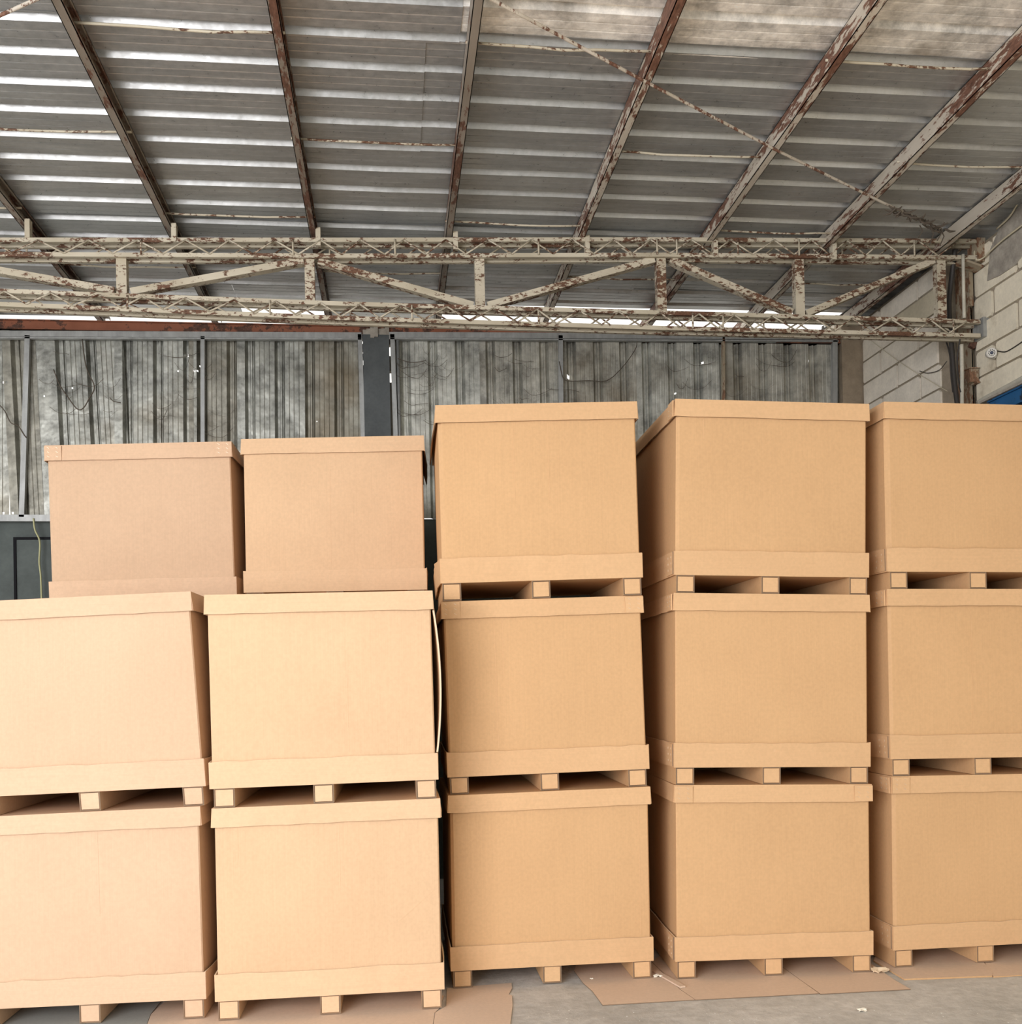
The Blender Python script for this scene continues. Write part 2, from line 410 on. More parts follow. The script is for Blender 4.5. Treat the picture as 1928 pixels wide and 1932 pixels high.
# slivers of mortar closing the joints beside the pillar, open where daylight comes through
for xa_, xb_, gaps in ((X(680), xp0, ((640, 650), (661, 668), (676, 690))), (xp1, X(740), ((650, 672), (700, 722)))):
    y_ = [p for gp in gaps for p in gp]; ed = [626] + y_ + [1400]; g = MB()
    for i in range(0, len(ed), 2):
        g.box((xa_, YW - 0.01, at(710, ed[i + 1], 1, YW).z if ed[i + 1] < 1400 else 0), (xb_, YW + 0.06, at(710, ed[i], 1, YW).z))
    g.build('joint_filler', MORTAR, wall_back)
# brown rendered pillar in the corner
g = MB(); g.box((X(1584), YW - 0.05, 0), (XR + 0.05, YW + 0.2, 4.5)); g.build('corner_pillar', BROWNC, wall_back)
# galvanised frame
def rail(pa, pb, w_=0.045, m=RAIL, name='frame_rail', off=-0.035):
    g = MB(); a = at(*pa, 1, YW + off); b2 = at(*pb, 1, YW + off); g.beam(a, b2, 0.04, w_, up=(0, 0, 1) if abs(b2.x - a.x) > abs(b2.z - a.z) else (1, 0, 0)); return g.build(name, m, wall_back)
rail((-400, 629), (682, 634)); rail((734, 633), (1580, 637))
rail((-400, 637), (682, 641), 0.012); rail((734, 640), (1580, 645), 0.012)
rail((-300, 977), (100, 978), 0.05, name='sill_rail')
rail((53, 634), (42, 976), 0.038, name='frame_post'); rail((383, 636), (383, 1000), 0.03, name='frame_post')
rail((679, 632), (690, 1000), 0.035, name='frame_post'); rail((740, 632), (752, 1000), 0.035, name='frame_post')
rail((1057, 634), (1060, 1000), 0.035, name='frame_post'); rail((1364, 637), (1366, 1000), 0.02, RUST, 'frame_post')
rail((1574, 637), (1574, 1000), 0.04, name='frame_post')
g = MB(); a = at(750, 640, 1, YW - 0.02); b2 = at(757, 1000, 1, YW - 0.02); g.tube([a, b2], 0.014, 8); g.build('frame_post', RAIL, wall_back, True)
# rusty beam on the head of the wall
g = MB(); zt = at(300, 610, 1, YW).z; zb2 = at(300, 628, 1, YW).z
g.box((-7.5, YW - 0.02, zb2), (X(1590), YW + 0.06, zt)); g.box((-7.5, YW - 0.04, zt - 0.008), (X(1590), YW + 0.06, zt)); g.box((-7.5, YW - 0.04, zb2), (X(1590), YW + 0.06, zb2 + 0.008))
g.build('wall_beam', REDRUST, wall_back)

# --- right wall: block courses
wr = MB(); wr.box((XN + 0.012, -3, 0), (XN + 0.2, YW + 0.2, 4.52)); wall_right = wr.build('wall_right', MORTARN); tag(wall_right, kind='structure')
wr = MB(); wr.box((XR + 0.012, 6.93, 0), (XN + 0.1, YW + 0.2, 4.52)); wall_corner = wr.build('wall_corner', MORTARN); tag(wall_corner, kind='structure')
YC0, YC1 = 6.73, 6.91                         # steel column stands here
g = MB(); g.box((XN - 0.002, -3, 0), (XN + 0.011, 5.0, 4.5)); g.build('plaster_coat', BLOCKP, wall_right)
g = MB(); g.box((XN - 0.002, 5.0, 0), (XN + 0.011, YC0, 2.68)); g.build('plaster_coat', BLOCKP, wall_right)
hb = 0.186; z = 2.3; r_ = 0
blkrnd = random.Random(3)
while z < 4.5:
    off = (r_ % 2) * 0.3 + blkrnd.uniform(-0.03, 0.03)
    for (ya, yb, m, lb) in ((YC1 + 0.02, YW - 0.05, BLOCK, 0.6), (5.0, YC0, BLOCKP, 0.6)):
        if m is BLOCKP and z < 2.66: continue
        y = ya - off
        while y < yb:
            y0, y1 = max(y, ya), min(y + lb, yb)
            zt_ = min(z + hb, 4.5)
            if y1 - y0 > 0.04 and zt_ - z > 0.03:
                jt = 0.008; pr = blkrnd.uniform(0.0, 0.006)
                mm = m
                if m is BLOCK and blkrnd.random() < 0.18: mm = BLOCKT
                g = MB(); cz = lambda: blkrnd.uniform(-0.003, 0.003)
                # front face with chipped corners
                jv = jt * 2; c4 = [(y0 + jv, z + jt), (y1 - jv, z + jt), (y1 - jv, zt_ - jt), (y0 + jv, zt_ - jt)]
                ring = []
                for (q, (cy_, cz_)) in enumerate(c4):
                    sy = 1 if q in (0, 3) else -1; sz = 1 if q in (0, 1) else -1
                    a_ = blkrnd.uniform(0.003, 0.02); 
                    if q in (0, 2): ring += [(cy_, cz_ + sz * a_), (cy_ + sy * a_, cz_)]
                    else: ring += [(cy_ + sy * a_, cz_), (cy_, cz_ + sz * a_)]
                n = len(ring); XB = XR if ya == YC1 + 0.02 else XN; fx = XB - pr
                g.v = [(fx, yy, zz) for yy, zz in ring] + [(XB + 0.013, yy, zz) for yy, zz in ring]
                g.f = [tuple(range(n))] + [(i, (i + 1) % n, (i + 1) % n + n, i + n) for i in range(n)]; g.m = [0] * (n + 1)
                g.build('block', mm, wall_corner if XB == XR else wall_right)
            y += lb
    z += hb; r_ += 1
# grey cement render on the head of the near part
g = MB(); pts = [at(x, y, 0, XN - 0.008) for x, y in ((1862, 530), (1868, 470), (1890, 420), (1928, 380), (1990, 330), (1990, 470), (1935, 475), (1915, 500), (1885, 520))]
n = len(pts); g.v = [tuple(p) for p in pts] + [(p.x + 0.012, p.y, p.z) for p in pts]; g.f = [tuple(range(n))] + [(i, (i + 1) % n, (i + 1) % n + n, i + n) for i in range(n)]; g.m = [0] * (n + 1)
g.build('cement_patch', CONC, wall_right)

# ------------------------------------------------------------------ roof truss
tr = empty('roof_truss', (0, YT, 0))
tag(tr, 'long cream lattice truss with flaking rusty paint spanning under the roof', 'truss')
TD = 0.082
def tp(x, y, dy=0.0):
    p = at(x, y, 1, YT); return Vector((p.x, dy, p.z))
def ext(line):                                   # chord line continued left out of view
    a, b2 = tp(*line[0]), tp(*line[1]); d = (b2 - a) / (b2.x - a.x)
    return [a + d * (-5.6 - a.x)] + [tp(*q) for q in line]
UT = ext([(0, 454), (640, 454), (1250, 453), (1848, 456)])
UB = ext([(0, 481), (640, 484), (1250, 482), (1848, 487)])
LT = ext([(0, 550), (640, 574), (1250, 591), (1848, 608)])
LB = ext([(0, 575), (640, 601), (1250, 620), (1848, 634)])
def chord(line, name):
    for dy in (0, TD):
        g = MB(); pts = [p + Vector((0, dy, 0)) for p in line]
        for a, b2 in zip(pts[:-1], pts[1:]): g.beam(a, b2, 0.028, 0.027)
        g.build(name, TRUSS, tr)
for l_ in (UT, UB, LT, LB): chord(l_, 'chord_rail')
def zat(line, x):
    for a, b2 in zip(line[:-1], line[1:]):
        if a.x <= x <= b2.x: return a.z + (b2.z - a.z) * (x - a.x) / (b2.x - a.x)
    return line[-1].z
for (T_, B_, ph) in ((UT, UB, 0.0), (LT, LB, 0.1)):
    for dy in (-0.018, TD + 0.016):
        x = -5.55 + ph + (0.13 if dy > 0.05 else 0); up = False; pts = []
        while x < T_[-1].x - 0.03:
            zt_ = zat(T_, x) - 0.004; zb_2 = zat(B_, x) + 0.006
            pts.append(Vector((x, dy, zt_ if up else zb_2))); up = not up; x += 0.137 + rnd.uniform(-0.018, 0.018)
        g = MB()
        for a, b2 in zip(pts[:-1], pts[1:]): g.tube([a, b2], 0.0056, 5)
        g.build('lacing_bar', TRUSS, tr, True)
for x in (267, 553, 745, 1015, 1238, 1275, 1390, 1505, 1722, 40, 620, 880, 1130, 1600):
    p = tp(x, 460).x; dy = -0.02 if x not in (620, 880, 1130, 1600, 40) else TD + 0.014
    g = MB(); g.tube([(p, dy, zat(UT, p)), (p, dy, zat(UB, p))], 0.0062, 6); g.build('lacing_strut', TRUSS, tr, True)
for x in (242, 510, 777, 1015, 1305, 1362, 1795, 120, 660, 1450, 1590):
    p = tp(x, 590).x; dy = -0.02 if x not in (120, 660, 1450, 1590) else TD + 0.014
    g = MB(); g.tube([(p, dy, zat(LT, p)), (p, dy, zat(LB, p))], 0.0062, 6); g.build('lacing_strut', TRUSS, tr, True)
posts_x = [tp((a + b2) / 2, 500).x for a, b2 in ((219, 236), (575, 592), (897, 913), (1240, 1257), (1500, 1519), (1768, 1787))]
d_ = posts_x[1] - posts_x[0]; allp = [posts_x[0] - 3 * d_, posts_x[0] - 2 * d_, posts_x[0] - d_] + posts_x
for x in allp:
    g = MB(); g.beam((x, TD / 2, zat(LT, x) + 0.012), (x, TD / 2, zat(UB, x) - 0.012), 0.062, 0.06, up=(0, 1, 0)); g.build('web_post', TRUSS, tr)
diag = [((245, 548), (572, 489)), ((600, 490), (893, 574)), ((921, 574), (1236, 487)), ((1266, 487), (1497, 587)), ((1524, 589), (1765, 489)), ((-110, 489), (214, 546))]
dl = [(tp(*a), tp(*b2)) for a, b2 in diag]
x = allp[1]; dl.append((Vector((x + 0.05, 0, zat(LT, x) + 0.03)), Vector((allp[2] - 0.05, 0, zat(UB, x) - 0.03))))
for a, b2 in dl:
    a = Vector((a.x, TD / 2, a.z)); b2 = Vector((b2.x, TD / 2, b2.z)); g = MB(); g.beam(a, b2, 0.06, 0.042); g.build('web_diagonal', TRUSS, tr)
# end plates where the truss meets the column
xe_ = UT[-1].x
g = MB(); g.beam((xe_ - 0.14, TD / 2, UB[-1].z - 0.01), (xe_ + 0.02, TD / 2, UB[-1].z - 0.06), 0.10, 0.015); g.box((xe_ - 0.03, -0.02, UB[-1].z - 0.03), (xe_ + 0.03, TD + 0.02, UT[-1].z + 0.02))
g.build('end_plate', RUST, tr)
g = MB(); g.box((xe_ - 0.005, -0.025, LB[-1].z - 0.01), (xe_ + 0.05, TD + 0.02, LT[-1].z + 0.03)); g.build('end_plate', RAIL, tr)

# ------------------------------------------------------------------ steel column in the corner
cx0, cx1 = at(1831, 620, 1, YC0).x, XN - 0.014
sc = empty('steel_column', ((cx0 + cx1) / 2, (YC0 + YC1) / 2, 0)); sc['kind'] = 'thing'
tag(sc, 'rust-stained brown steel column against the block wall where the truss ends', 'column')
hx = (cx1 - cx0) / 2; hy = 0.09
g = MB(); g.box((-hx, -hy, 0), (-hx + 0.012, hy, 4.44)); g.box((hx - 0.012, -hy, 0), (hx, hy, 4.44)); g.build('flange', RUST, sc)
g = MB(); g.box((-hx + 0.012, -0.075, 0), (hx - 0.012, -0.06, 4.44)); g.build('web', RUST, sc)
zc = at(1835, 713, 1, YC0).z
g = MB(); g.box((-hx - 0.05, -hy - 0.06, zc - 0.045), (hx, -hy, zc + 0.045)); g.box((-hx - 0.065, -hy - 0.075, zc + 0.045), (hx, -hy, zc + 0.052)); g.box((-hx - 0.01, -hy - 0.075, zc - 0.055), (hx, -hy, zc - 0.045)); g.build('bracket', RUST, sc)
zc = at(1845, 650, 1, YC0).z
g = MB(); g.beam((-0.02, -hy - 0.02, zc - 0.03), (hx, -hy - 0.02, zc + 0.025), 0.03, 0.04); g.build('bracket', REDRUST, sc)
zc = at(1835, 545, 1, YC0).z
g = MB(); g.box((-hx - 0.02, -hy - 0.03, zc - 0.13), (hx * 0.3, -hy, zc + 0.13)); g.build('splice_plate', RUST, sc)

# ------------------------------------------------------------------ pallet boxes
D = 1.03
FA, FB, FC = 0.0928, 0.217, 0.9087
STK = {
 'c1': ([[-1.43, 5.015, -0.031, 0.014], [-1.414, 5.029, -0.027, 0.06]], [[0, 0], [0.984, 1.004], [1.985, 2.023]], 1.059),
 'c2': ([[-0.317, 4.945, -0.005, 0.002], [-0.325, 4.941, -0.011, 0.011]], [[0, 0], [0.997, 1.01], [1.999, 2.007]], 1.069),
 'c3': ([[0.792, 5.246, -0.006, -0.004], [0.799, 5.266, -0.014, 0.017], [0.782, 5.25, -0.021, 0.011]], [[0, 0], [0.987, 1.0], [1.98, 1.999], [2.989, 3.014]], 1.053),
 'c4': ([[1.943, 5.168, -0.059, -0.017], [1.959, 5.171, -0.041, -0.021], [1.981, 5.172, -0.023, -0.029]], [[0, 0], [1.008, 0.985], [2.005, 1.979], [3.014, 2.991]], 1.045),
 'c5': ([[3.12, 5.176, 0.006, -0.017], [3.13, 5.171, 0.004, -0.006], [3.138, 5.17, 0.008, -0.006]], [[0, 0], [1.019, 1.004], [2.011, 2.0], [3.006, 2.995]], 1.052),
 'b1': ([[-1.427, 6.182, -0.012, 0.0], [-1.427, 6.182, -0.014, 0.0], [-1.427, 6.182, -0.018, 0.017]], [[0, 0], [0.99, 0.997], [1.977, 1.994], [2.985, 3.011]], 1.059),
 'b2': ([[-0.316, 6.045, -0.019, 0.0], [-0.316, 6.045, -0.022, 0.0], [-0.316, 6.045, -0.029, 0.001]], [[0, 0], [1.0, 1.01], [2.018, 2.021], [2.998, 3.019]], 1.054),
}
LAB = {
 ('c1', 0): 'pale cardboard pallet box cut by the left edge, on the floor',
 ('c1', 1): 'pale cream cardboard pallet box cut by the left edge, on top of the floor box',
 ('c2', 0): 'cardboard pallet box on the floor with a faint diagonal crease low on its right',
 ('c2', 1): 'palest cream cardboard pallet box with a side panel bulging open at its right',
 ('c3', 0): 'bottom pallet box of the middle three-high stack, feet on bare concrete',
 ('c3', 1): 'middle pallet box of the middle three-high stack, shaded stapled lid corner',
 ('c3', 2): 'top pallet box of the middle three-high stack, crumpled tray corner at its left',
 ('c4', 0): 'bottom pallet box of the second stack from right, with pale scuffs and stapled lid corners',
 ('c4', 1): 'middle pallet box of the second stack from the right, sharp left corner',
 ('c4', 2): 'top pallet box of the second stack from right, its left side widely seen',
 ('c5', 0): 'bottom pallet box of the rightmost stack, on layered cardboard sheets',
 ('c5', 1): 'middle pallet box of the rightmost stack, cut by the right edge',
 ('c5', 2): 'top pallet box of the rightmost stack, below the security camera',
 ('b1', 2): 'pinkish box at the upper left standing behind, lid with stapled corner flaps',
 ('b2', 2): 'box standing behind the palest cream box, left of the tall middle stack',
}
CARDT, CARDT2 = CARD, CARD2
KR = {'c1': (CARDR, CARDR2), 'b1': (CARDR, CARDR2), 'c2': (CARDC, CARDC2), 'b2': (CARDC, CARDC2)}
def wob(seed, n, a):
    r = random.Random(seed); return [r.uniform(-a, a) for _ in range(n)]

def pallet_box(sk, t, seed, flaps=(), tray_flap=False, chamfer=0.008, flareL=0.0, seam=False, detail=True, scores=()):
    T_, L_, w_ = STK[sk]; X0, Y0, yw, sh = T_[t]; zl, zh = L_[t], L_[t + 1]
    if t == 0: zl = [{'c5': 0.0095, 'c3': 0.0055, 'b1': 0.001, 'b2': 0.001}.get(sk, 0.0055)] * 2
    z0 = (zl[0] + zl[1]) / 2
    root = empty('pallet_box', (X0, Y0, z0), yw)
    R = random.Random(seed); CARD, CARD2 = KR.get(sk, (CARDT, CARDT2))
    def M(u, v_, f_):
        a = (u + w_ / 2) / w_
        z = (zl[0] * (1 - f_) + zh[0] * f_) * (1 - a) + (zl[1] * (1 - f_) + zh[1] * f_) * a
        return (u - sh * f_, v_, z - z0)
    hw = w_ / 2
    # runners: paper-wrapped cardboard tubes with a recessed core
    rw = 0.096
    for rx in (-hw + 0.012, -rw / 2 - 0.005, hw - 0.012 - rw):
        jx = R.uniform(-0.006, 0.006) if t else 0; rx += jx
        r = MB(); y0 = 0.006; th = 0.0055
        a0, a1 = rx, rx + rw; f0, f1 = 0.0015, FA - 0.001
        r.box((a0, y0, f0), (a0 + th, D - 0.006, f1), 0, 1, M); r.box((a1 - th, y0, f0), (a1, D - 0.006, f1), 0, 1, M)
        r.box((a0 + th, y0, f0), (a1 - th, D - 0.006, f0 + th), 0, 1, M); r.box((a0 + th, y0, f1 - th), (a1 - th, D - 0.006, f1), 0, 1, M)
        ro = r.build('runner', [CARD, CARDE], root)
        if detail:
            q = MB(); q.box((a0 + th + 0.002, y0 + 0.002, f0 + th + 0.002), (a1 - th - 0.002, 0.05, f1 - th - 0.002), 0, 0, M); q.build('end_plug', CARD2, ro)
    # deck
    r = MB(); r.box((-hw + 0.004, 0.004, FA), (hw - 0.004, D - 0.004, FA + 0.008), 0, None, M); r.build('deck', CARD2, root)
    # tray: four walls with a slightly torn upper edge
    r = MB(); n = 14; th = 0.006
    wt = wob(seed + 1, n + 1, 0.0035); wo = wob(seed + 2, n + 1, 0.002)
    def wall(p0, p1, nrm, out0=0.0, out1=0.0, n=n):
        """wall from p0 to p1 (u,v), outward normal nrm, leaning outward by out0 / out1 at its ends"""
        k0 = None
        for i in range(n + 1):
            a = i / n; u = p0[0] + (p1[0] - p0[0]) * a; v_ = p0[1] + (p1[1] - p0[1]) * a
            o = (out0 + (out1 - out0) * a) * min(1.0, a * 4) + 0.002 + wo[i % len(wo)] * min(1.0, a * 4, (1 - a) * 4)
            o2 = o * 0.5
            fb = FB + wt[i % len(wt)]
            ring = [M(u + nrm[0] * o2, v_ + nrm[1] * o2, FA - 0.002), M(u + nrm[0] * o, v_ + nrm[1] * o, fb),
                    M(u + nrm[0] * (o - th), v_ + nrm[1] * (o - th), fb), M(u + nrm[0] * (o2 - th), v_ + nrm[1] * (o2 - th), FA - 0.002)]
            i0 = len(r.v); r.v += ring
            if k0 is not None:
                for j in range(4):
                    r.f.append((k0 + j, i0 + j, i0 + (j + 1) % 4, k0 + (j + 1) % 4)); r.m.append(1 if j == 1 else 0)
            else: r.f.append((i0, i0 + 1, i0 + 2, i0 + 3)); r.m.append(0)
            k0 = i0
        r.f.append((k0 + 3, k0 + 2, k0 + 1, k0)); r.m.append(0)
    fr = 0.012 if sk in ('c1', 'c2', 'b1', 'b2') else 0.003
    wall((-hw, 0.0), (hw, 0.0), (0, -1))
    wall((hw, 0.0), (hw, D), (1, 0), fr, 0.0, 8)
    wall((-hw, 0.0), (-hw, D), (-1, 0), 0.002 + flareL, flareL * 0.6, 8)
    wall((-hw, D), (hw, D), (0, 1), 0, 0, 6)
    tray = r.build('tray', [CARD2, CARDP], root)
    if tray_flap:
        q = MB(); q.box((-hw - 0.007 - flareL * 0.8, 0.015, FA + 0.004), (-hw - 0.001 - flareL * 0.2, 0.135, FB - 0.004), 0, 1, M)
        fo = q.build('corner_flap', [CARD2, CARDE], tray)
        q = MB()
        for sy in (0.045, 0.105):
            for k in range(3): q.box((-hw - 0.0085 - flareL * 0.9, sy + 0.002 * k, FA + 0.026 + k * 0.032), (-hw - 0.0065, sy + 0.002 * k + 0.0012, FA + 0.036 + k * 0.032), 0, None, M)
        tag(q.build('staples', STAPLE, tray), kind='stuff')
    # sleeve: chamfered body, faces bowed a little
    r = MB(); ins = 0.011; a = hw - ins; y0, y1 = ins, D - ins
    cL = chamfer; n = 10
    prof = [(-a, y0 + cL), (-a + cL * 1.0, y0)]
    for i in range(1, n): prof.append((-a + cL + (2 * a - cL - 0.006) * i / n, y0))
    prof += [(a - 0.006, y0), (a, y0 + 0.006)]
    for i in range(1, 5): prof.append((a, y0 + (y1 - y0) * i / 5))
    prof += [(a, y1), (-a, y1)]
    for i in range(4, 0, -1): prof.append((-a, y0 + cL + (y1 - y0 - cL) * i / 5))
    zs_ = [FA + 0.009, 0.2, 0.32, 0.44, 0.56, 0.68, 0.8, 0.9, 0.985]
    N = len(prof); bl = R.uniform(0.002, 0.006); ph = R.uniform(0, 6)
    for f_ in zs_:
        k = sin(pi * (f_ - 0.1) / 0.89)
        for (u, v_) in prof:
            c_ = cos(pi * u / (2 * a)) if abs(u) < a else 0
            dv = -bl * k * c_ * (0.6 + 0.4 * sin(3 * u + ph)) if v_ < D / 2 else 0
            du = 0
            if abs(abs(u) - a) < 1e-6 and y0 + 0.01 < v_ < y1 - 0.01:
                du = math.copysign(1, u) * bl * 1.2 * k * sin(pi * v_ / D)
            r.v.append(M(u + du, v_ + dv, f_))
    for j in range(len(zs_) - 1):
        for i in range(N):
            r.f.append((j * N + i, j * N + (i + 1) % N, (j + 1) * N + (i + 1) % N, (j + 1) * N + i)); r.m.append(0)
    sl = r.build('sleeve', [CARD, CARDE], root)
    for (cu, fa_, fb_, lean_) in scores:
        q = MB(); pts = []
        for i in range(13):
            f_ = fa_ + (fb_ - fa_) * i / 12; u = cu * a + lean_ * (i / 12)
            k = sin(pi * (f_ - 0.1) / 0.89)
            pts.append(M(u, ins - bl * k * cos(pi * u / (2 * a)) * (0.6 + 0.4 * sin(3 * u + ph)) + 0.0004, f_))
        q.tube(pts, 0.0017, 4); q.build('crease', CARD2, sl)
    # lid
    r = MB(); th = 0.006; n = 12; sag = wob(seed + 5, n + 1, 0.0018)
    r.box((-hw, 0, 1.0 - 0.0065), (hw, D, 0.9995), 0, None, M)
    def skirt(p0, p1, nrm, e=0.004, n=n):
        k0 = None
        for i in range(n + 1):
            a_ = i / n; u = p0[0] + (p1[0] - p0[0]) * a_; v_ = p0[1] + (p1[1] - p0[1]) * a_; o = 0.005 + (e - 0.005) * min(1.0, a_ * 2.5) + sag[i % len(sag)] * min(1.0, a_ * 4, (1 - a_) * 4)
            ring = [M(u + nrm[0] * o, v_ + nrm[1] * o, FC + sag[(i * 3) % len(sag)]), M(u, v_, 0.9995), M(u - nrm[0] * th, v_ - nrm[1] * th, 0.993), M(u + nrm[0] * (o - th), v_ + nrm[1] * (o - th), FC + sag[(i * 3) % len(sag)])]
            i0 = len(r.v); r.v += ring
            if k0 is not None:
                for j in range(4): r.f.append((k0 + j, i0 + j, i0 + (j + 1) % 4, k0 + (j + 1) % 4)); r.m.append(1 if j == 3 else 0)
            else: r.f.append((i0, i0 + 1, i0 + 2, i0 + 3)); r.m.append(0)
            k0 = i0
        r.f.append((k0 + 3, k0 + 2, k0 + 1, k0)); r.m.append(0)
    er = 0.022 if sk in ('c1', 'c2', 'b1', 'b2') else 0.006
    skirt((-hw, 0), (hw, 0), (0, -1), 0.005); skirt((hw, 0), (hw, D), (1, 0), er, 8); skirt((-hw, 0), (-hw, D), (-1, 0), 0.008 + flareL * 0.4, 8); skirt((-hw, D), (hw, D), (0, 1), 0.004, 6)
    lid = r.build('lid', [CARD2, CARDE], root)
    for side in flaps:
        q = MB(); fw = 0.095
        if side == 'L': q.box((-hw - 0.001, -0.0085, FC + 0.001), (-hw + fw, -0.004, 0.994), 0, 1, M)
        elif side == 'R': q.box((hw - fw, -0.0085, FC + 0.001), (hw + 0.001, -0.004, 0.994), 0, 1, M)
        else: q.box((-hw - 0.0125, 0.01, FC + 0.001), (-hw - 0.006, 0.11, 0.994), 0, 1, M)
        q.m = [0] * len(q.m); q.build('corner_flap', [CARD2, CARDE], lid)
        q = MB()
        if side in 'LR':
            b0 = -hw if side == 'L' else hw - fw
            for sx in (0.022, 0.07):
                for k in range(3):
                    zz = FC + 0.02 + 0.025 * k
                    p = [M(b0 + sx - 0.006, -0.0098, zz + 0.008), M(b0 + sx + 0.006, -0.0098, zz)]
                    q.tube(p, 0.0009, 4)
        else:
            for sy in (0.03, 0.085):
                for k in range(3): q.tube([M(-hw - 0.0135, sy, FC + 0.02 + 0.025 * k), M(-hw - 0.0135, sy + 0.01, FC + 0.027 + 0.025 * k)], 0.0016, 4)
        tag(q.build('staples', STAPLE, lid), kind='stuff')
    if seam:
        # free edge of the sleeve's side panel, bowed outwards
        q = MB(); m_ = 16; k0 = None
        for i in range(m_ + 1):
            f_ = 0.222 + (0.905 - 0.222) * i / m_; bow = 0.030 * sin(pi * (f_ - 0.2) / 0.74) ** 0.8 if f_ < 0.93 else 0
            ring = [M(a + 0.002 + bow, 0.010, f_), M(a + 0.010 + bow, 0.010, f_), M(a + 0.012 + bow * 0.3, 0.35, f_), M(a + 0.004 + bow * 0.3, 0.35, f_)]
            i0 = len(q.v); q.v += ring
            if k0 is not None:
                for j in range(4): q.f.append((k0 + j, k0 + (j + 1) % 4, i0 + (j + 1) % 4, i0 + j)); q.m.append(1 if j == 0 else 0)
            k0 = i0
        tag(q.build('loose_side_panel', [CARD, CARDP], root), 'loose bowed side panel with a pale ragged edge')
    lb = LAB.get((sk, t)); far = {('b1', 0): 'floor box at the bottom of the rear stack behind the left edge box', ('b1', 1): 'middle box of the rear stack, carrying the pinkish upper left box', ('b2', 0): 'floor box at the bottom of the rear stack behind the palest cream box', ('b2', 1): 'middle box of the rear stack behind the palest cream box'}
    if lb: tag(root, lb, 'box', 'cardboard pallet boxes in stacks')
    else: tag(root, far[(sk, t)], 'box', 'hidden boxes of the back row')
    return root

SC = {('c2', 0): [(-0.8, 0.75, 0.9, 0.0), (0.62, 0.42, 0.56, 0.17), (0.1, 0.6, 0.9, 0)], ('c2', 1): [(0.22, 0.25, 0.62, 0.0)], ('c3', 1): [(-0.5, 0.23, 0.9, 0.0), (-0.42, 0.6, 0.9, 0.0)],
      ('c3', 2): [(-0.25, 0.5, 0.9, 0.0), (0.1, 0.5, 0.9, 0)], ('c4', 1): [(0.18, 0.23, 0.7, 0.0)], ('c4', 2): [(-0.72, 0.8, 0.9, 0.0)], ('b2', 2): [(-0.05, 0.25, 0.85, 0.0)], ('c5', 1): [(-0.1, 0.3, 0.88, 0.0)], ('c3', 0): [(0.9, 0.23, 0.9, 0.0)], ('c1', 0): [(0.1, 0.5, 0.9, 0.0)]}
cfg = {('c3', 1): dict(flaps='LR'), ('c4', 0): dict(flaps='LR', tray_flap=True, flareL=0.004), ('c5', 0): dict(flaps='LS', tray_flap=True),
       ('b1', 2): dict(flaps='LR'), ('c4', 1): dict(flaps='S', tray_flap=True), ('c4', 2): dict(flaps='S', tray_flap=True, chamfer=0.016), ('c5', 1): dict(flaps='S', tray_flap=True, chamfer=0.014),
       ('c5', 2): dict(tray_flap=True, chamfer=0.022), ('c3', 2): dict(chamfer=0.022, flareL=0.022), ('c3', 0): dict(chamfer=0.014), ('c2', 1): dict(seam=True), ('c5', 0): dict(flaps='LS', tray_flap=True, chamfer=0.016)}
sd = 10
for sk in STK:
    for t in range(len(STK[sk][0])):
        sd += 11
        pallet_box(sk, t, sd, detail=(sk[0] == 'c'), scores=SC.get((sk, t), ()), **cfg.get((sk, t), {}))

# ------------------------------------------------------------------ cardboard sheets and litter on the floor
def sheet(name, pix, z, m, label, th=0.005, edge=CARDE, crease=None, lift=None):
    P = [at(x, y, 2, 0.0) for x, y in pix]; c_ = sum(P, Vector()) / len(P)
    g = MB(); n = len(P)
    g.v = [(p.x - c_.x, p.y - c_.y, th) for p in P] + [(p.x - c_.x, p.y - c_.y, 0) for p in P]
    g.f = [tuple(range(n))[::-1], tuple(range(n, 2 * n))] + [(i, (i + 1) % n, (i + 1) % n + n, i + n) for i in range(n)]; g.m = [0, 0] + [1] * n
    o = g.build(name, [m, edge]); o.location = (c_.x, c_.y, z); tag(o, label, 'cardboard sheet', 'flattened cardboard on the floor'); return o
Z0 = 0.0008
sheet('cardboard_sheet', [(1083, 1833), (1100, 1856), (1118, 1872), (1137, 1898), (1311, 1888), (1282, 1868), (1228, 1815), (1090, 1812)], Z0, CARDF, 'trodden flat cardboard sheet under the right foot of the middle stack', 0.004)
sheet('cardboard_sheet', [(1229, 1815), (1283, 1868), (1312, 1888), (1545, 1876), (1510, 1851), (1440, 1800), (1270, 1790)], Z0, CARDF, 'flat cardboard sheet under the second stack from the right', 0.004)
sheet('cardboard_sheet', [(1441, 1800), (1511, 1851), (1548, 1877), (1718, 1868), (1690, 1852), (1655, 1828), (1600, 1790)], Z0, CARDF, 'flat cardboard sheet with a pointed corner reaching right over the concrete', 0.004)
sheet('cardboard_sheet', [(1648, 1815), (1706, 1850), (1872, 1844), (1873, 1838), (1840, 1800), (1800, 1785), (1660, 1785)], Z0, CARDF, 'two-layered flat cardboard sheet under the rightmost stack, left piece', 0.008, CARDT)
sheet('cardboard_sheet', [(1871, 1840), (1874, 1845), (1990, 1838), (1990, 1780), (1842, 1790), (1850, 1805)], Z0, CARDF, 'flat cardboard sheet under the rightmost stack, cut by the right edge', 0.006, CARDT)
sheet('cardboard_sheet', [(843, 1866), (965, 1856), (966, 1866), (960, 1878), (966, 1880), (967, 1900), (963, 1932), (960, 1975), (812, 1975), (821, 1912), (842, 1900)], Z0, CARDF, 'torn-edged ribbed cardboard sheet on the floor between the pale and middle stacks', 0.004)
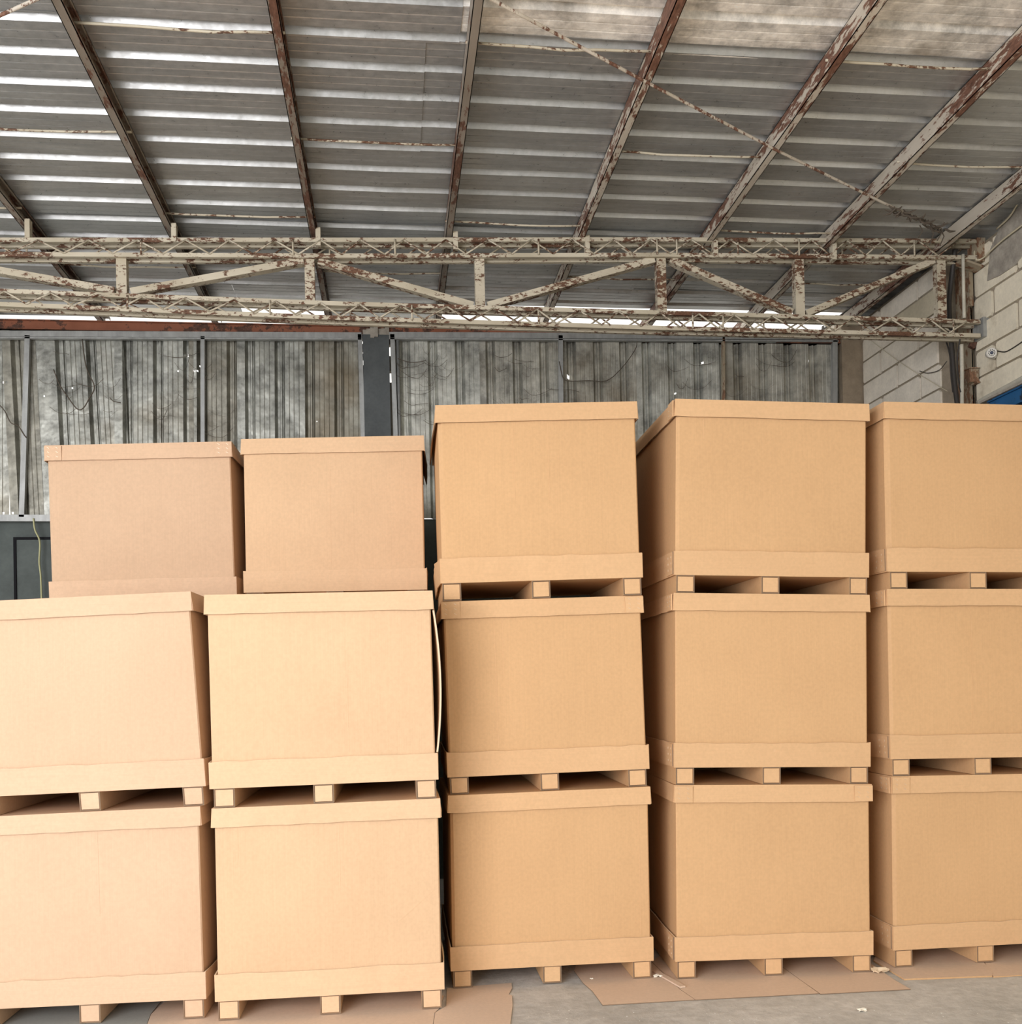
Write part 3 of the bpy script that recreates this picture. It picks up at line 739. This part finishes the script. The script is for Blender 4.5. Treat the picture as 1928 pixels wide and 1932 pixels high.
sheet('cardboard_sheet', [(309, 1892), (395, 1872), (700, 1860), (838, 1880), (828, 1905), (820, 1912), (811, 1975), (262, 1975), (285, 1915)], Z0, CARDF, 'brown dusty cardboard sheet beneath the palest stack', 0.003)
sheet('cardboard_sheet', [(-60, 1900), (308, 1885), (284, 1915), (261, 1975), (-60, 1975)], Z0, CARDG, 'grey-green flat sheet beneath the box at the left edge', 0.003)

def scrap(px, py, r, label, seed, m=PAPER, z=0.01):
    p = at(px, py, 2, 0.0); R = random.Random(seed); g = MB(); n = 7; N_ = 5
    for i in range(N_):
        for j in range(n):
            g.v.append(((i / (N_ - 1) - 0.5) * 2 * r * R.uniform(0.8, 1.1), (j / (n - 1) - 0.5) * 1.3 * r + R.uniform(-1, 1) * r * 0.15, R.uniform(0.0, 0.55) * r))
    for i in range(N_ - 1):
        for j in range(n - 1): a_ = i * n + j; g.f.append((a_, a_ + n, a_ + n + 1, a_ + 1)); g.m.append(0)
    o = g.build('paper_scrap', m); o.location = (p.x, p.y, z); tag(o, label, 'scrap', 'torn scraps on the floor')
    md = o.modifiers.new('thickness', 'SOLIDIFY'); md.thickness = 0.0015
    return o
scrap(1660, 1836, 0.042, 'crumpled torn cardboard scrap in the gap beside the rightmost stack', 1, CARDP, 0.006)
scrap(1241, 1845, 0.022, 'white paper scrap beside the right foot of the middle stack', 2, PAPER, 0.006)
scrap(1626, 1908, 0.02, 'small torn paper bit on open concrete in front of the stacks', 3, PAPER, 0.002)
scrap(1116, 1849, 0.008, 'tiny white fleck on the cardboard sheet under the middle stack', 4, PAPER, 0.006)
# strips of board lying beside the second stack
p0 = at(1236, 1836, 2, 0); p1 = at(1288, 1866, 2, 0)
g = MB(); g.beam(p0 + Vector((0, 0, 0.0105)), p1 + Vector((0, 0, 0.0105)), 0.03, 0.008); o = g.build('cardboard_strip', CARDF); tag(o, 'narrow cardboard strip lying on sheets between the two right middle stacks', 'cardboard strip')
# grit
g = MB(); R = random.Random(5)
for i in range(130):
    p = at(R.uniform(985, 1928), R.uniform(1902, 1975), 2, 0.0); r = R.uniform(0.0006, 0.002)
    if p.y > 4.95: continue
    g.box((p.x - r, p.y - r, 0.0), (p.x + r * R.uniform(0.5, 1.6), p.y + r, r * 1.2))
tag(g.build('grit', CONCL), 'loose pale grit scattered on the concrete floor', 'grit', kind='stuff')

# ------------------------------------------------------------------ wires, cobwebs, camera, blue beam
def wire(name, pts, r, m, label, cat, group=None, n=5):
    P = smoothpath(pts, n); c_ = P[-1].copy(); g = MB(); g.tube([p - c_ for p in P], r, 5)
    o = g.build(name, m, None, True); o.location = c_; tag(o, label, cat, group); return o
def onwall(l, y=YW - 0.06): return [at(a, b2, 1, y) for a, b2 in l]
wire('hanging_wire', onwall([(155, 640), (160, 680), (166, 702), (178, 730), (168, 752), (157, 770), (145, 771), (125, 745), (112, 725), (101, 697)]), 0.0045, WEB, 'dark dusty strand looping down the left corrugated sheets', 'strand')
wire('hanging_wire', onwall([(-30, 740), (5, 770), (20, 797), (34, 803), (45, 820), (50, 826)]), 0.004, WEB, 'dark strand drooping beside the leftmost wall post', 'strand')
wire('hanging_wire', onwall([(207, 750), (214, 757), (228, 760)]), 0.003, WEB, 'short dark twig of dust low on the left sheets', 'strand')
wire('hanging_wire', onwall([(1055, 682), (1062, 712), (1075, 719), (1110, 718), (1145, 718), (1175, 692), (1198, 660), (1202, 645)]), 0.0035, WEB, 'dark strand sagging from the daylight hole across the right sheets', 'strand')
wire('hanging_wire', onwall([(750, 676), (770, 683), (790, 683), (803, 680)], ), 0.003, WEB, 'short dark strand beside the grey pillar, upper', 'strand')
wire('green_cable', onwall([(63, 978), (66, 1000), (75, 1022), (74, 1060), (77, 1090), (79, 1150)]), 0.007, GREENC, 'yellow-green cable hanging down the dark wall at the left', 'cable')
# cobweb threads: uncountable, one object per patch
def webs(seed, boxes, n, label, y=YW - 0.05, r=0.0014):
    R = random.Random(seed); g = MB(); x0, y0, x1, y1 = boxes
    for i in range(n):
        x = R.uniform(x0, x1); yy = R.uniform(y0, y1); L = R.uniform(15, 60); s_ = R.uniform(2, 14)
        pts = smoothpath(onwall([(x, yy), (x + L * 0.3, yy + s_), (x + L * 0.7, yy + s_ * R.uniform(0.6, 1.3)), (x + L, yy + R.uniform(-10, 6))], y), 3)
        g.tube(pts, r * R.uniform(0.5, 1.5), 4, cap=False)
    o = g.build('cobweb', WEB); tag(o, label, 'cobweb', kind='stuff')
webs(1, (745, 650, 850, 800), 26, 'dusty cobweb threads on the sheets just right of the grey pillar')
webs(2, (70, 660, 200, 780), 12, 'fine cobweb threads on the left corrugated sheets')
webs(3, (280, 660, 400, 820), 18, 'cobweb threads around the daylight holes in the left bay')
webs(4, (900, 660, 1040, 760), 12, 'cobweb threads in the middle of the right bay')
webs(5, (1230, 660, 1520, 740), 14, 'cobweb threads on the far right sheets')
# dust clotted on the brace rod near the corner
R = random.Random(9); g = MB()
for i in range(34):
    a_ = (i / 33) ** 1.2; x = 1690 + 90 * a_; y = 392 + 42 * a_
    p = at(x + R.uniform(-3, 3), y + R.uniform(-2, 6), 2, ZR - 0.13); q = p + Vector((R.uniform(-0.09, 0.09), R.uniform(-0.04, 0.04), R.uniform(-0.035, 0.035)))
    g.tube([p, (p + q) / 2 + Vector((0, 0, -0.01)), q], [0.006, 0.008, 0.003], 5)
for (x, y, l_) in ((1755, 425, 40), (1770, 430, 26), (1735, 425, 25), (1775, 432, 34)):
    p = at(x, y, 2, ZR - 0.13); g.tube([p, p + Vector((0.02, 0, -l_ * 0.0014)), p + Vector((-0.01, 0, -l_ * 0.0032))], 0.004, 4)
tag(g.build('cobweb', WEB), 'thick clotted cobweb on the brace rod near the corner', 'cobweb', kind='stuff')
XW = XN - 0.03; XF = XR - 0.03
def onright(l, x=XW): return [at(a, b2, 0, x) for a, b2 in l]
wire('cable_bundle', onright([(1802, 470), (1796, 520), (1791, 570), (1793, 620), (1797, 670), (1801, 720), (1808, 775)], XF), 0.018, WIRE, 'thick dark cable bundle running down the block wall by the column', 'cable')
wire('thin_cable', onright([(1784, 640), (1792, 670), (1794, 705), (1798, 740)], XF), 0.006, WIRE, 'thin dark cable left of the thick cable bundle', 'cable')
wire('thin_cable', onright([(1811, 640), (1806, 680), (1809, 720), (1813, 740)], XF), 0.006, WIRE, 'thin dark cable between the bundle and the column', 'cable')
wire('conduit_pipe', onright([(1817, 480), (1818, 550), (1819, 600)], XR - 0.02), 0.012, PIPEW, 'white plastic conduit on the wall beside the steel column', 'pipe')
wire('conduit_pipe', onright([(1814, 650), (1815, 700), (1815, 775)], XR - 0.02), 0.014, PIPEW, 'cream conduit low on the wall left of the bracket', 'pipe')
wire('cream_cable', [at(1842, 466, 1, YC0 - 0.1), at(1838, 478, 1, YC0 - 0.12), at(1842, 490, 1, YC0 - 0.14), at(1854, 487, 0, XW), at(1870, 472, 0, XW), at(1890, 454, 0, XW), at(1928, 425, 0, XW), at(1990, 380, 0, XW)], 0.006, CREAMC, 'cream cable sagging in a hook from the truss end along the wall', 'cable')
wire('cream_cable', onright([(1990, 290), (1928, 372), (1905, 408), (1880, 432)], XW), 0.006, CREAMC, 'cream cable following the sloping top of the wall', 'cable')
wire('camera_cable', onright([(1880, 662), (1895, 664), (1908, 658), (1928, 645), (1980, 610)], XN - 0.012), 0.004, WIRE, 'thin dark cable trailing from the security camera', 'cable')
wire('thin_cable', [at(1760, 600, 0, XF), at(1735, 700, 0, XF + 0.01), at(1750, 704, 0, XF + 0.01), at(1772, 698, 0, XF + 0.01), at(1786, 682, 0, XF + 0.01)][1:], 0.003, WIRE, 'thin brown wire drooping across the yellowed block', 'cable')
# stray line crossing the blocks diagonally
wire('thin_cable', [at(1640, 640, 0, XF), at(1700, 685, 0, XF), at(1760, 722, 0, XF), at(1787, 738, 0, XF)], 0.0022, CREAMC, 'fine pale line crossing the block wall diagonally', 'cable')
# security camera: dome base on the wall, ringed ball facing the room
cp = at(1876, 668, 0, XN - 0.012); sc_ = empty('security_camera', cp); tag(sc_, 'small round white security camera on the cream block wall', 'camera')
def disc(name, c_, d, prof, m, parent, n=24):
    d = Vector(d).normalized(); x = d.orthogonal().normalized(); y = d.cross(x); g = MB(); base = []
    for (s_, r) in prof:
        base.append(len(g.v))
        for j in range(n):
            a_ = 2 * pi * j / n; g.v.append(tuple(Vector(c_) + d * s_ + (x * cos(a_) + y * sin(a_)) * r))
    for k in range(len(prof) - 1):
        for j in range(n): g.f.append((base[k] + j, base[k] + (j + 1) % n, base[k + 1] + (j + 1) % n, base[k + 1] + j)); g.m.append(0)
    g.f.append(tuple(base[-1] + j for j in range(n))); g.m.append(0)
    g.f.append(tuple(base[0] + j for j in reversed(range(n)))); g.m.append(0)
    return g.build(name, m, parent, False)
ax_ = Vector((-0.35, -1.0, -0.15)).normalized()
disc('mount', (0, 0, 0), (-1, 0, 0), [(0.0, 0.034), (0.012, 0.034), (0.02, 0.022), (0.03, 0.014)], WHITE, sc_)
body = disc('housing', Vector((-0.035, -0.012, 0)) , ax_, [(-0.045, 0.006), (-0.035, 0.022), (-0.015, 0.032), (0.01, 0.034), (0.03, 0.034), (0.034, 0.031), (0.031, 0.027)], WHITE, sc_)
fc = Vector((-0.035, -0.012, 0)) + ax_ * 0.0312
disc('lens', fc, ax_, [(0, 0.011), (0.002, 0.011), (0.004, 0.007)], GLASS, sc_)
g = MB(); xx = ax_.orthogonal().normalized(); yy = ax_.cross(xx)
for j in range(10):
    a_ = 2 * pi * j / 10; c0 = fc + (xx * cos(a_) + yy * sin(a_)) * 0.019; g.tube([c0, c0 + ax_ * 0.002], 0.0035, 8)
g.build('infrared_ring', BLACK, sc_)
# white pipe and blue steel channel along the wall, right of the column
def rel(o, pts): return [p - Vector(o.location) for p in pts]
P_ = [at(1846, 760, 0, XN - 0.05), at(1866, 748, 0, XN - 0.05), at(1895, 733, 0, XN - 0.05), at(1928, 715, 0, XN - 0.05), at(2010, 668, 0, XN - 0.05)]
wire('drain_pipe', P_, 0.022, PIPEW, 'fat cream plastic pipe running along the wall above the blue beam', 'pipe')
a = at(1928, 742, 0, XN - 0.22); ya_, z_ = a.y, a.z
bb = empty('blue_beam', (XN - 0.16, 5.6, z_)); tag(bb, 'blue painted steel door housing on the wall at the right edge', 'steel housing')
yf = at(1866, 764, 0, XN - 0.22).y
g = MB(); g.box((-0.06, -1.6, -0.05), (0.14, yf - 5.6, 0.035)); g.box((-0.075, -1.6, 0.035), (0.14, yf - 5.6, 0.045)); g.build('fascia', BLUE, bb)
g = MB(); g.box((-0.04, -1.6, -0.30), (0.14, yf - 5.6 - 0.05, -0.075)); g.build('curtain_box', BLUE, bb)
g = MB(); g.box((-0.09, -1.6, 0.047), (0.14, yf - 5.6 + 0.06, 0.062)); g.build('cap_strip', CONC, bb)
